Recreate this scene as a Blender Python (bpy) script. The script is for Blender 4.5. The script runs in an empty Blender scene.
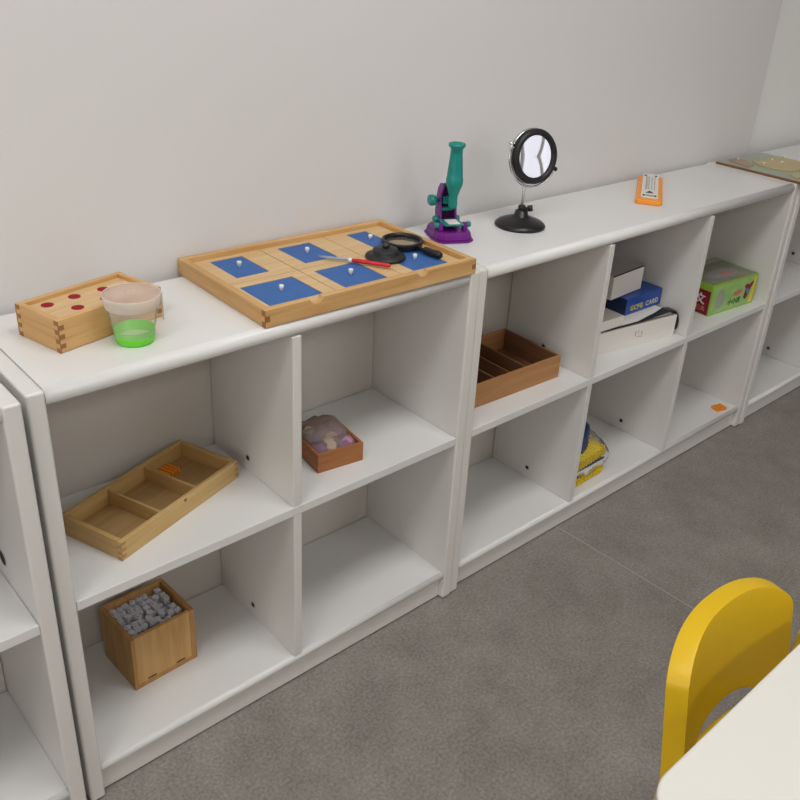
import bpy, bmesh, math, random
from mathutils import Vector, Matrix, noise
random.seed(7)
C = bpy.context.scene.collection
PI = math.pi
R = math.radians

# ------------------------------------------------------------------ materials
def s2l(c):
    out = []
    for v in c:
        v /= 255.0
        out.append(v / 12.92 if v <= .04045 else ((v + .055) / 1.055) ** 2.4)
    return (*out, 1)

def mat(name, col, rough=.5, metal=0, spec=.5, bump=0, bscale=200, var=0, vscale=8, emit=None, estr=0, coat=0):
    m = bpy.data.materials.new(name); m.use_nodes = True
    nt = m.node_tree; b = nt.nodes['Principled BSDF']
    b.inputs['Base Color'].default_value = s2l(col)
    b.inputs['Roughness'].default_value = rough
    b.inputs['Metallic'].default_value = metal
    b.inputs['Specular IOR Level'].default_value = spec
    b.inputs['Coat Weight'].default_value = coat
    tc = nt.nodes.new('ShaderNodeTexCoord')
    if var:
        n = nt.nodes.new('ShaderNodeTexNoise'); n.inputs['Scale'].default_value = vscale; n.inputs['Detail'].default_value = 6
        nt.links.new(tc.outputs['Object'], n.inputs['Vector'])
        mx = nt.nodes.new('ShaderNodeMix'); mx.data_type = 'RGBA'
        mx.inputs[6].default_value = s2l([max(0, c - var) for c in col]); mx.inputs[7].default_value = s2l([min(255, c + var) for c in col])
        nt.links.new(n.outputs['Fac'], mx.inputs[0]); nt.links.new(mx.outputs[2], b.inputs['Base Color'])
    if bump:
        n2 = nt.nodes.new('ShaderNodeTexNoise'); n2.inputs['Scale'].default_value = bscale
        nt.links.new(tc.outputs['Object'], n2.inputs['Vector'])
        bp = nt.nodes.new('ShaderNodeBump'); bp.inputs['Strength'].default_value = bump; bp.inputs['Distance'].default_value = .002
        nt.links.new(n2.outputs['Fac'], bp.inputs['Height']); nt.links.new(bp.outputs['Normal'], b.inputs['Normal'])
    if emit:
        b.inputs['Emission Color'].default_value = s2l(emit); b.inputs['Emission Strength'].default_value = estr
    return m

def wood(name, c1, c2, axis='x', rough=.45, scale=1.0):
    m = bpy.data.materials.new(name); m.use_nodes = True
    nt = m.node_tree; b = nt.nodes['Principled BSDF']; b.inputs['Roughness'].default_value = rough
    b.inputs['Specular IOR Level'].default_value = .35
    tc = nt.nodes.new('ShaderNodeTexCoord'); mp = nt.nodes.new('ShaderNodeMapping')
    s = {'x': (4, 60, 60), 'y': (60, 4, 60), 'z': (60, 60, 4)}[axis]
    mp.inputs['Scale'].default_value = [v * scale for v in s]
    nt.links.new(tc.outputs['Object'], mp.inputs['Vector'])
    n = nt.nodes.new('ShaderNodeTexNoise'); n.inputs['Scale'].default_value = 1.2; n.inputs['Detail'].default_value = 5; n.inputs['Distortion'].default_value = .6
    nt.links.new(mp.outputs['Vector'], n.inputs['Vector'])
    cr = nt.nodes.new('ShaderNodeValToRGB'); e = cr.color_ramp.elements
    e[0].position = .3; e[0].color = s2l(c1); e[1].position = .7; e[1].color = s2l(c2)
    nt.links.new(n.outputs['Fac'], cr.inputs['Fac']); nt.links.new(cr.outputs['Color'], b.inputs['Base Color'])
    bp = nt.nodes.new('ShaderNodeBump'); bp.inputs['Strength'].default_value = .08; bp.inputs['Distance'].default_value = .001
    nt.links.new(n.outputs['Fac'], bp.inputs['Height']); nt.links.new(bp.outputs['Normal'], b.inputs['Normal'])
    return m

def clear(name, tint=(255, 255, 255), milky=.08, gloss=.5, rough=.08, mcol=(235, 235, 235)):
    """thin transparent plastic: see-through film with fresnel gloss and a little milkiness"""
    m = bpy.data.materials.new(name); m.use_nodes = True
    nt = m.node_tree; nt.nodes.clear()
    o = nt.nodes.new('ShaderNodeOutputMaterial'); t = nt.nodes.new('ShaderNodeBsdfTransparent'); t.inputs['Color'].default_value = s2l(tint)
    d = nt.nodes.new('ShaderNodeBsdfDiffuse'); d.inputs['Color'].default_value = s2l(mcol)
    g = nt.nodes.new('ShaderNodeBsdfGlossy'); g.inputs['Roughness'].default_value = rough
    f = nt.nodes.new('ShaderNodeLayerWeight'); f.inputs['Blend'].default_value = gloss
    m1 = nt.nodes.new('ShaderNodeMixShader'); m1.inputs[0].default_value = milky
    m2 = nt.nodes.new('ShaderNodeMixShader')
    nt.links.new(t.outputs[0], m1.inputs[1]); nt.links.new(d.outputs[0], m1.inputs[2])
    nt.links.new(f.outputs['Fresnel'], m2.inputs[0]); nt.links.new(m1.outputs[0], m2.inputs[1]); nt.links.new(g.outputs[0], m2.inputs[2])
    nt.links.new(m2.outputs[0], o.inputs['Surface'])
    return m

M = {}
M['mel'] = mat('white_melamine', (228, 227, 225), .22, spec=.45, bump=.05, bscale=25)
M['edge'] = mat('white_edge_band', (225, 223, 219), .3, spec=.5)
M['back'] = mat('white_back_board', (218, 214, 208), .45)
M['wall'] = mat('painted_wall', (224, 222, 221), .85, spec=.2, bump=.06, bscale=60)
M['wallr'] = mat('wall_paint_lit_tone', (242, 243, 240), .85, spec=.2)  # same wall, colour lightened so the recess looks more brightly lit
M['wallf'] = mat('tan_wall_paint', (204, 188, 168), .85, spec=.2)
M['ceil'] = mat('ceiling_paint', (235, 235, 232), .9)
M['dark'] = mat('dark_hole', (25, 20, 18), .7)
M['ring'] = mat('cam_ring', (200, 196, 190), .4)
M['shadowgap'] = mat('black_gap_shade', (22, 20, 18), .8)  # near-black colour for the shade in the gap below the kick board
M['beech'] = wood('beech_wood', (196, 150, 92), (221, 180, 124))
M['beech_y'] = wood('beech_wood_cross', (190, 145, 88), (214, 172, 116), 'y')
M['pale'] = wood('pale_plywood', (208, 172, 122), (222, 190, 144))
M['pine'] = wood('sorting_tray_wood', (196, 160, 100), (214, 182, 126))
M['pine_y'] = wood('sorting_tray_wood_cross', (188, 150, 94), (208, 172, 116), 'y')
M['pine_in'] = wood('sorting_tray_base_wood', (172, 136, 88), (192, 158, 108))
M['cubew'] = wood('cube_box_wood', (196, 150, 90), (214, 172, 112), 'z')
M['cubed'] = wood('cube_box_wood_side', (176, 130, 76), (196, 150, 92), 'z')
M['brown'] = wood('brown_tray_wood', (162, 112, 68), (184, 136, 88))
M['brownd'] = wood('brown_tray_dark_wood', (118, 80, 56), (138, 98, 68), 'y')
M['red'] = wood('reddish_box_wood', (150, 92, 52), (182, 122, 74), rough=.5)
M['end'] = mat('end_grain', (152, 104, 58), .6)
M['endp'] = mat('end_grain_pale', (176, 138, 84), .6)
M['groove'] = mat('wood_groove', (120, 84, 52), .7)
M['rdot'] = mat('red_dot_paint', (150, 12, 32), .7, spec=.3)
M['blue'] = mat('blue_board', (54, 102, 168), .6, bump=.1, bscale=300, var=8, vscale=60)
M['knob'] = mat('white_knob', (235, 235, 235), .25)
M['steel'] = mat('steel_pin', (190, 190, 195), .25, 1)
M['purple'] = mat('purple_plastic', (112, 22, 130), .35, var=6, vscale=40)
M['purpled'] = mat('dark_purple_plastic', (84, 18, 92), .4)
M['teal'] = mat('teal_plastic', (8, 136, 128), .35)
M['black'] = mat('black_plastic', (24, 24, 26), .35)
M['blackm'] = mat('black_matt_plastic', (30, 30, 31), .5, bump=.1)
M['chrome'] = mat('chrome', (215, 215, 218), .15, 1)
M['satin'] = mat('satin_steel', (190, 190, 190), .45, .8)
M['mirror'] = mat('mirror_glass', (240, 240, 245), .02, 1)
M['glass'] = clear('lens_glass', (235, 235, 225), .10, .2, .05)
M['cup'] = clear('clear_cup_plastic', (253, 251, 249), .20, .07, .2, (250, 246, 240))
M['cuprim'] = clear('clear_cup_rim_plastic', (255, 253, 250), .42, .05, .2, (252, 248, 244))
M['lens'] = clear('cup_lens_plastic', (250, 242, 238), .42, .06, .2, (222, 202, 194))
M['bag'] = clear('clear_bag_film', (254, 253, 252), .05, .10, .2, (235, 230, 228))
M['bagm'] = clear('cloudy_bag_film', (250, 247, 246), .24, .12, .25, (214, 200, 196))
M['green'] = mat('bright_green_plastic', (112, 226, 40), .35)
M['greenl'] = mat('pale_green_plastic', (196, 238, 170), .3)
M['orange'] = mat('orange_plastic', (250, 156, 40), .4)
M['oranged'] = mat('dark_orange_plastic', (196, 92, 8), .45)
M['card'] = mat('white_card', (232, 228, 222), .5)
M['cardg'] = mat('grey_card', (172, 166, 160), .6)
M['ink'] = mat('black_ink', (40, 36, 38), .6)
M['grey'] = mat('grey_print', (150, 146, 146), .6)
M['bbox'] = mat('blue_box_card', (16, 72, 158), .35, var=14, vscale=22)
M['bboxd'] = mat('dark_blue_box_card', (14, 40, 84), .4)
M['ytext'] = mat('yellow_print', (226, 206, 60), .5)
M['wtext'] = mat('cream_print', (214, 208, 180), .5)
M['yellow'] = mat('yellow_chair_plastic', (228, 186, 8), .38, spec=.5)
M['yfoam'] = mat('yellow_plastic_tile', (236, 206, 22), .5)
M['bfoam'] = mat('dark_blue_plastic_tile', (24, 56, 112), .5)
M['table'] = mat('white_table_laminate', (232, 230, 222), .2, spec=.5)
M['tleg'] = mat('light_grey_table_leg', (190, 190, 188), .4)
M['cube'] = mat('grey_white_cube_plastic', (220, 220, 228), .4)
M['pen'] = mat('grey_blue_handle', (150, 160, 178), .3)
M['redp'] = mat('red_plastic', (206, 26, 34), .35)
M['lamp'] = mat('lamp_diffuser', (255, 255, 255), .6, emit=(255, 250, 242), estr=3)
M['win'] = mat('daylit_window', (255, 255, 255), .6, emit=(222, 224, 236), estr=.85)
M['maroon'] = mat('maroon_print', (132, 10, 38), .4)
M['ygreen'] = mat('yellow_green_print', (146, 186, 58), .45)
M['olive'] = mat('olive_grey_print', (128, 130, 108), .4, var=22, vscale=26)
M['dgreen'] = mat('dark_green_print', (40, 96, 44), .5)
M['lgreen'] = mat('pale_green_print', (150, 190, 110), .45, var=24, vscale=30)
M['pink'] = mat('pink_print', (206, 120, 100), .5)
M['cyan'] = mat('blue_print', (70, 140, 190), .5)
M['seafoam'] = mat('seafoam_map_print', (156, 168, 146), .3, var=5, vscale=20)
M['sand'] = mat('sand_map_piece', (196, 176, 126), .4, var=8, vscale=40)
M['rose'] = mat('rose_map_piece', (178, 140, 124), .4)
M['bead_p'] = mat('purple_piece', (130, 60, 130), .4)
M['bead_k'] = mat('pink_piece', (226, 120, 200), .4)
M['bead_b'] = mat('beige_piece', (212, 190, 160), .5)
M['bead_r'] = mat('dark_red_piece', (120, 24, 40), .4)

def floor_mat():
    m = bpy.data.materials.new('speckled_grey_vinyl'); m.use_nodes = True
    nt = m.node_tree; b = nt.nodes['Principled BSDF']; b.inputs['Roughness'].default_value = .5
    b.inputs['Specular IOR Level'].default_value = .3
    tc = nt.nodes.new('ShaderNodeTexCoord')
    n1 = nt.nodes.new('ShaderNodeTexNoise'); n1.inputs['Scale'].default_value = 7; n1.inputs['Detail'].default_value = 8; n1.inputs['Roughness'].default_value = .75
    n2 = nt.nodes.new('ShaderNodeTexNoise'); n2.inputs['Scale'].default_value = 160; n2.inputs['Detail'].default_value = 3
    for n in (n1, n2): nt.links.new(tc.outputs['Object'], n.inputs['Vector'])
    c1 = nt.nodes.new('ShaderNodeValToRGB'); e = c1.color_ramp.elements
    e[0].position = .3; e[0].color = s2l((132, 126, 120)); e[1].position = .7; e[1].color = s2l((158, 152, 146))
    c2 = nt.nodes.new('ShaderNodeValToRGB'); e = c2.color_ramp.elements
    e[0].position = .35; e[0].color = (.6, .6, .6, 1); e[1].position = .68; e[1].color = (1.25, 1.25, 1.25, 1)
    mx = nt.nodes.new('ShaderNodeMix'); mx.data_type = 'RGBA'; mx.blend_type = 'MULTIPLY'; mx.inputs[0].default_value = .55
    nt.links.new(n1.outputs['Fac'], c1.inputs[0]); nt.links.new(n2.outputs['Fac'], c2.inputs[0])
    nt.links.new(c1.outputs[0], mx.inputs[6]); nt.links.new(c2.outputs[0], mx.inputs[7])
    nt.links.new(mx.outputs[2], b.inputs['Base Color'])
    return m
M['floor'] = floor_mat()
M['seam'] = mat('floor_weld_line', (168, 164, 158), .5)

# ------------------------------------------------------------------ mesh helpers
class MB:
    def __init__(s): s.v = []; s.f = []; s.mi = []; s.sm = []; s.mats = []
    def _m(s, m):
        if m not in s.mats: s.mats.append(m)
        return s.mats.index(m)
    def add(s, vs, fs, m=None, smooth=False, T=None):
        o = len(s.v)
        for p in vs:
            p = Vector(p)
            if T: p = T @ p
            s.v.append(p)
        for f in fs:
            s.f.append([i + o for i in f]); s.mi.append(s._m(m)); s.sm.append(smooth)
        return s
    def box(s, a, b, m=None, T=None):
        (x0, y0, z0), (x1, y1, z1) = a, b
        vs = [(x0, y0, z0), (x1, y0, z0), (x1, y1, z0), (x0, y1, z0), (x0, y0, z1), (x1, y0, z1), (x1, y1, z1), (x0, y1, z1)]
        return s.add(vs, [(0, 3, 2, 1), (4, 5, 6, 7), (0, 1, 5, 4), (1, 2, 6, 5), (2, 3, 7, 6), (3, 0, 4, 7)], m, False, T)
    def lathe(s, prof, n=32, m=None, T=None, cap=True, smooth=True):
        vs = []; fs = []
        for r, z in prof:
            for k in range(n):
                a = 2 * PI * k / n; vs.append((r * math.cos(a), r * math.sin(a), z))
        for i in range(len(prof) - 1):
            for k in range(n):
                k2 = (k + 1) % n; fs.append((i * n + k, i * n + k2, (i + 1) * n + k2, (i + 1) * n + k))
        s.add(vs, fs, m, smooth, T)
        if cap:
            o = len(s.v) - len(vs)
            s.f.append([o + k for k in range(n)][::-1]); s.mi.append(s._m(m)); s.sm.append(False)
            s.f.append([o + (len(prof) - 1) * n + k for k in range(n)]); s.mi.append(s._m(m)); s.sm.append(False)
        return s
    def prism(s, pts, z0, z1, m=None, T=None):
        n = len(pts)
        vs = [(x, y, z0) for x, y in pts] + [(x, y, z1) for x, y in pts]
        fs = [list(range(n))[::-1], list(range(n, 2 * n))] + [(k, (k + 1) % n, n + (k + 1) % n, n + k) for k in range(n)]
        return s.add(vs, fs, m, False, T)
    def tube(s, path, r, n=12, m=None, T=None, closed=False):
        P = [Vector(p) for p in path]; N = len(P); rr = r if isinstance(r, (list, tuple)) else [r] * N
        vs = []; fs = []; up = None
        for i in range(N):
            d = (P[(i + 1) % N] - P[i - 1]) if closed else (P[min(i + 1, N - 1)] - P[max(i - 1, 0)])
            d.normalize()
            if up is None: up = d.orthogonal().normalized()
            a = (up - d * up.dot(d)).normalized(); up = a; b = d.cross(a)
            for k in range(n):
                t = 2 * PI * k / n; vs.append(P[i] + (a * math.cos(t) + b * math.sin(t)) * rr[i])
        for i in range(N if closed else N - 1):
            j = (i + 1) % N
            for k in range(n):
                k2 = (k + 1) % n; fs.append((i * n + k, i * n + k2, j * n + k2, j * n + k))
        if not closed: fs += [list(range(n))[::-1], [(N - 1) * n + k for k in range(n)]]
        return s.add(vs, fs, m, True, T)
    def build(s, name, m, parent=None, bevel=0, seg=2, sub=0, solid=0, loc=None, rot=None):
        me = bpy.data.meshes.new(name)
        me.from_pydata([tuple(v) for v in s.v], [], s.f)
        for x in s.mats: me.materials.append(M[x] if x else M[m])
        for p, mi, sm in zip(me.polygons, s.mi, s.sm): p.material_index = mi; p.use_smooth = sm
        bm = bmesh.new(); bm.from_mesh(me)
        if not solid and not getattr(s, 'nofix', 0): bmesh.ops.recalc_face_normals(bm, faces=bm.faces)
        bm.to_mesh(me); bm.free()
        o = bpy.data.objects.new(name, me); C.objects.link(o)
        if parent: o.parent = parent
        if loc: o.location = loc
        if rot: o.rotation_euler = rot
        if solid:
            q = o.modifiers.new('solid', 'SOLIDIFY'); q.thickness = solid; q.offset = 0
        if bevel:
            q = o.modifiers.new('bevel', 'BEVEL'); q.width = bevel; q.segments = seg; q.limit_method = 'ANGLE'; q.angle_limit = R(40)
            q.harden_normals = False
        if sub:
            q = o.modifiers.new('sub', 'SUBSURF'); q.levels = sub; q.render_levels = sub
        return o

def tag(o, label, cat, group=None, kind=None):
    if kind: o['kind'] = kind
    if label: o['label'] = label
    if cat: o['category'] = cat
    if group: o['group'] = group
    return o
def thing(name, label, cat, loc=(0, 0, 0), rz=0, group=None, rot=None):
    o = bpy.data.objects.new(name, None); C.objects.link(o)
    o.empty_display_size = .05
    o.location = loc; o.rotation_euler = rot if rot else (0, 0, rz)
    return tag(o, label, cat, group)
def struct(o, label=None):
    o['kind'] = 'structure'
    return o
def rrect(x0, y0, x1, y1, r, n=6):
    pts = []
    for cx, cy, a0 in ((x1 - r, y0 + r, -90), (x1 - r, y1 - r, 0), (x0 + r, y1 - r, 90), (x0 + r, y0 + r, 180)):
        for k in range(n + 1):
            a = R(a0 + 90 * k / n); pts.append((cx + r * math.cos(a), cy + r * math.sin(a)))
    return pts
def ell(cx, cy, a, b=None, n=28, rot=0):
    b = b or a
    return [(cx + a * math.cos(t) * math.cos(rot) - b * math.sin(t) * math.sin(rot), cy + a * math.cos(t) * math.sin(rot) + b * math.sin(t) * math.cos(rot)) for t in [2 * PI * k / n for k in range(n)]]

# ------------------------------------------------------------------ the room
H = .8; XJ = 2.40
def wallbox(name, a, b, m): return struct(MB().box(a, b).build(name, m))
wallbox('floor', (-3.2, -5.2, -.1), (5.2, .75, 0), 'floor')
wallbox('ceiling', (-3.2, -5.2, 2.9), (5.2, .75, 3.0), 'ceil')
w = MB().prism([(-3.1, .296), (XJ, .296), (XJ, .75), (-3.1, .75)], 0, 2.9).build('wall_back', 'wall', bevel=.006); struct(w)
wallbox('wall_back_recess', (XJ, .33, 0), (5.1, .75, 2.9), 'wallr')
wallbox('wall_right', (5.1, -5.2, 0), (5.2, .75, 2.9), 'wallf')
# front wall with window openings (behind the viewer, seen in the round mirror)
fw = MB()
fw.box((-3.1, -5.2, 2.5), (5.1, -5.1, 2.9))
for a, b in ((-3.1, 1.3), (4.7, 5.1)): fw.box((a, -5.2, 0), (b, -5.1, 2.5))
fw.box((1.3, -5.2, 0), (4.7, -5.1, .15))
struct(fw.build('wall_front', 'wallf'))
lw_ = MB(); lw_.box((-3.2, -5.2, 0), (-3.1, .75, .8)); lw_.box((-3.2, -5.2, 2.4), (-3.1, .75, 2.9))
lw_.box((-3.2, -5.2, .8), (-3.1, -3.0, 2.4)); lw_.box((-3.2, -.6, .8), (-3.1, .75, 2.4)); struct(lw_.build('wall_left', 'wallf'))
def window(k, w_, z0, z1, loc, rz, n):
    t = struct(bpy.data.objects.new('window_%d' % k, None)); C.objects.link(t); t.location = loc; t.rotation_euler = (0, 0, rz)
    f = MB()
    for i in range(n + 1):
        x = w_ * i / n; f.box((max(0, x - .03), -.04, z0), (min(w_, x + .03), .02, z1))
    for q in ((z0, z0 + .06), (z1 - .06, z1), (z0 + (z1 - z0) * .62, z0 + (z1 - z0) * .62 + .05)): f.box((.03, -.04, q[0]), (w_ - .03, .02, q[1]))
    f.build('window_frame', 'edge', t)
    for i in range(n): MB().box((w_ * i / n + .03, -.02, z0 + .06), (w_ * (i + 1) / n - .03, -.015, z1 - .06)).build('pane', 'win', t)
window(1, 3.4, .15, 2.5, (1.3, -5.15, 0), 0, 7)
window(2, 2.4, .8, 2.4, (-3.15, -.6, 0), R(-90), 3)
seam = MB().box((1.262, -3.5, 0), (1.265, .28, .0006)).build('trim_1', 'seam'); seam.rotation_euler = (0, 0, R(1.5)); struct(seam)
seam2 = MB().box((-.74, -3.5, 0), (-.737, .28, .0006)).build('trim_2', 'seam'); struct(seam2)

# ceiling lamps
def lamp(x, y, sx, sy, power, label):
    t = thing('ceiling_lamp', label, 'lamp', (x, y, 2.9), group='ceiling lamps')
    f = MB(); w2 = .02
    f.box((-sx / 2 - w2, -sy / 2 - w2, -.05), (sx / 2 + w2, -sy / 2, 0)); f.box((-sx / 2 - w2, sy / 2, -.05), (sx / 2 + w2, sy / 2 + w2, 0))
    f.box((-sx / 2 - w2, -sy / 2, -.05), (-sx / 2, sy / 2, 0)); f.box((sx / 2, -sy / 2, -.05), (sx / 2 + w2, sy / 2, 0))
    f.build('frame', 'edge', t)
    MB().box((-sx / 2, -sy / 2, -.04), (sx / 2, sy / 2, -.034)).build('diffuser', 'lamp', t)
    l = bpy.data.lights.new('lamp_light', 'AREA'); l.shape = 'RECTANGLE'; l.size = sx; l.size_y = sy; l.energy = power; l.color = (.95, .98, 1)
    lo = bpy.data.objects.new('lamp_light', l); C.objects.link(lo); lo.parent = t; lo.location = (0, 0, -.052)
for x, pw in ((-1.1, 10), (.7, 15.5)):
    lamp(x, -.86, 1.2, .6, pw, 'white rectangular ceiling lamp above the row of shelves')
for x in (-.8, 2.2):
    lamp(x, -3.3, 1.2, .6, 13, 'white rectangular ceiling lamp at the far side of the room')
# daylight through the two windows
def daylight(loc, rot, sx, sy, e, col):
    l = bpy.data.lights.new('daylight', 'AREA'); l.shape = 'RECTANGLE'; l.size = sx; l.size_y = sy; l.energy = e; l.color = col
    lo = bpy.data.objects.new('daylight', l); C.objects.link(lo); lo.location = loc; lo.rotation_euler = rot
daylight((-3.08, -1.8, 1.6), (0, R(-90), 0), 1.5, 2.3, 19, (1, .97, .93))
# ------------------------------------------------------------------ shelf units
ZM, ZB, D = .435, .075, .29
T, TD = .0253, .018
def shelf_unit(x0, width, ndiv, label, divs, y0=0, holes=True):
    t = thing('shelf_unit', label, 'shelf', (x0, y0, 0), group=None)
    W = width
    for s in (0, W - T):
        # side panel with the eased front edge and a small notched foot
        p = MB(); p.box((s, 0, .003), (s + T, D, H)); p.build('side_panel', 'edge', t, bevel=.004, seg=3)
    # top with a bullnose front
    def slab(name, x1, x2, zt, th, yb, nose, m, yf=.001):
        if not nose: return MB().box((x1, yf, zt - th), (x2, yb, zt)).build(name, m, t, bevel=.0012)
        prof = []
        r = th / 2 if nose else .003
        for k in range(9):
            a = -PI / 2 - PI * k / 8
            prof.append((yf + r + r * math.cos(a) * (1 if nose else 1), zt - th / 2 + (th / 2) * math.sin(a)))
        prof += [(yb, zt), (yb, zt - th)]
        n = len(prof); vs = [(x1, y, z) for y, z in prof] + [(x2, y, z) for y, z in prof]
        fs = [list(range(n)), list(range(n, 2 * n))[::-1]] + [(k, (k + 1) % n, n + (k + 1) % n, n + k) for k in range(n)]
        b = MB(); b.add(vs, fs, None, False)
        for i in range(2, 2 + 8): b.sm[i] = True
        return b.build(name, m, t)
    g = .0004
    slab('top_panel', T + g, W - T - g, H - .0004, .027, D - .012, True, 'mel')
    slab('middle_shelf', T + g, W - T - g, ZM, .018, D - .012, False, 'mel', .002)
    slab('bottom_shelf', T + g, W - T - g, ZB, .018, D - .012, True, 'mel', .002)
    kb = MB().box((T + g, .014, .004), (W - T - g, .028, ZB - .018)).build('kick_board', 'edge', t, bevel=.0015)
    MB().box((T + g, .02, 0), (W - T - g, .026, .004)).build('gap_shade_strip', 'shadowgap', t)  # dark strip put in for the shaded gap between kick board and floor
    for d in divs:
        for za, zb in ((ZB, ZM - .018), (ZM, H - .0274)):
            MB().box((d, .0025, za + .0003), (d + TD, D - .012, zb - .0003)).build('divider', 'edge', t, bevel=.0015, seg=2)
            hm = MB(); hm.lathe([(.0082, 0), (.0082, .0006)], 20, 'ring'); hm.lathe([(.0050, .0005), (.0050, .0011)], 16, 'dark')
            hm.build('screw_cap', 'ring', t, loc=(d - .0001, .152, za + .031), rot=(0, -PI / 2, 0))
    # back board (set in grooves, in separate panels so that thin joints show)
    xs = [T] + [d + TD / 2 for d in divs] + [W - T]
    for a, b in zip(xs[:-1], xs[1:]):
        MB().box((a + .0012, D - .0095, ZB - .015), (b - .0012, D - .0035, H - .02)).build('back_board', 'back', t)
    return t
W1, W2 = .857, 1.309
shelf_unit(0, W1, 1, 'white two-column open shelf unit with the large tray of blue insets on top', [.4232])
shelf_unit(W1, W2, 2, 'white three-column open shelf unit with a microscope and mirror on top', [.4262, .8493], y0=.003)
shelf_unit(W1 + W2 + .003, W1, 1, 'white open shelf unit at the right end, under the green map board', [.4232], y0=.0)
u0 = shelf_unit(-.858 - .009, W1, 1, 'white open shelf unit cut off by the left edge of the photo', [.4232], y0=-.014)
hm = MB(); hm.lathe([(.015, 0), (.015, .0006)], 20, 'ring'); hm.lathe([(.012, .0005), (.012, .0011)], 16, 'dark')
hm.build('screw_cap', 'ring', u0, loc=(W1 - T - .0001, .130, .478), rot=(0, -PI / 2, 0))

# ------------------------------------------------------------------ wooden boxes
def joints(mb, x, y, sx, sy, h, n, m, t=.012, z0=0):
    """end grain of the finger joints on both faces of a box corner (x,y); sx, sy point into the box"""
    e = .0004; fh = h / n
    for k in range(n):
        a, b = z0 + k * fh, z0 + (k + 1) * fh
        if k % 2: mb.box((min(x - e * sx, x + t * sx), min(y - e * sy, y + .001 * sy), a), (max(x - e * sx, x + t * sx), max(y - e * sy, y + .001 * sy), b), m)
        else: mb.box((min(x - e * sx, x + .001 * sx), min(y, y + t * sy), a), (max(x - e * sx, x + .001 * sx), max(y, y + t * sy), b), m)
def wood_box(name, label, cat, loc, rz, L, W, h, th, mf, ms, mb_, jn=5, jm='end', base=.005, joint=True):
    t = thing(name, label, cat, loc, rz)
    MB().box((0, 0, 0), (L, th, h)).build('front_panel', mf, t, bevel=.0012)
    MB().box((0, W - th, 0), (L, W, h)).build('back_panel', mf, t, bevel=.0012)
    for x in (0, L - th):
        MB().box((x, th, 0), (x + th, W - th, h)).build('side_panel', ms, t, bevel=.0012)
    MB().box((th, th, 0), (L - th, W - th, base)).build('base', mb_, t)
    if joint:
        for x, y, sx, sy in ((0, 0, 1, 1), (L, 0, -1, 1), (0, W, 1, -1), (L, W, -1, -1)):
            j = MB(); joints(j, x, y, sx, sy, h - .001, jn, None, th); j.build('finger_joint', jm, t)
    return t

# box with red dots, on top at the left
t = wood_box('wooden_dot_box', 'small beech box with red dots on its lid, behind the clear viewing cup', 'box', (.087, .095, H), R(13.4), .185, .10, .051, .009, 'beech', 'beech_y', 'pale', 7)
lid = MB().box((.0092, .0092, .040), (.1758, .0908, .0445)).build('sliding_lid', 'pale', t)
dd = []
for (wx, wy) in ((.101, .173), (.146, .183), (.194, .188), (.133, .140), (.182, .150)):
    v = Matrix.Rotation(-R(13.4), 3, 'Z') @ Vector((wx - .087, wy - .095, 0)); dd.append((v.x + .003, v.y + .001))
for x, y in dd:
    MB().prism(ell(0, 0, .0092), 0, .0005).build('red_dot', 'rdot', lid, loc=(min(max(x, .02), .165), min(max(y, .021), .079), .0446))

# insect cup
t = thing('viewing_cup', 'clear plastic viewing cup with a bright green bottom, in front of the red-dot box', 'cup', (.1925, .0795, H))
g = MB(); g.nofix = 1
g.lathe([(.0265, 0), (.0285, .002), (.0302, .020), (.0302, .021), (.0285, .021), (.0268, .004)], 40, None)
g.build('green_bottom', 'green', t)
MB().lathe([(.026, .0055), (.024, .0065)], 32).build('white_disc', 'greenl', t)
b = MB(); b.lathe([(.0292, .010), (.031, .024), (.035, .045), (.0385, .058)], 40, cap=False); b.build('cup_wall', 'cup', t)
b = MB(); b.lathe([(.0392, .057), (.0402, .058), (.0412, .066), (.0422, .0755), (.0415, .0762), (.0405, .0758)], 48, cap=False); b.build('lid_rim', 'cuprim', t)
b = MB(); b.lathe([(.0386, .0595), (.0392, .061), (.0392, .0625)], 40, cap=False); b.build('inner_ring', 'cuprim', t)
b = MB(); b.lathe([(.0408, .0752), (.036, .0762), (.026, .0775), (.012, .0785), (.001, .0788)], 48, cap=False)
for k in range(0, 14):
    a = 2 * PI * k / 14
    b.tube([(.008 * math.cos(a), .008 * math.sin(a), .0787), (.036 * math.cos(a + .1), .036 * math.sin(a + .1), .0763)], .00025, 5)
b.build('lens_lid', 'lens', t)
MB().tube([(.0415 * math.cos(a), .0415 * math.sin(a), .0756) for a in [2 * PI * k / 48 for k in range(48)]], .0007, 8, closed=True).build('rim_bead', 'cuprim', t)
MB().tube([(.0388 * math.cos(a), .0388 * math.sin(a), .0580) for a in [2 * PI * k / 48 for k in range(48)]], .0008, 8, closed=True).build('rim_bead', 'cuprim', t)
MB().box((.0415, -.006, .030), (.0435, .006, .074)).build('clip', 'cup', t, bevel=.001).rotation_euler = (0, 0, R(-20))

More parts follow.
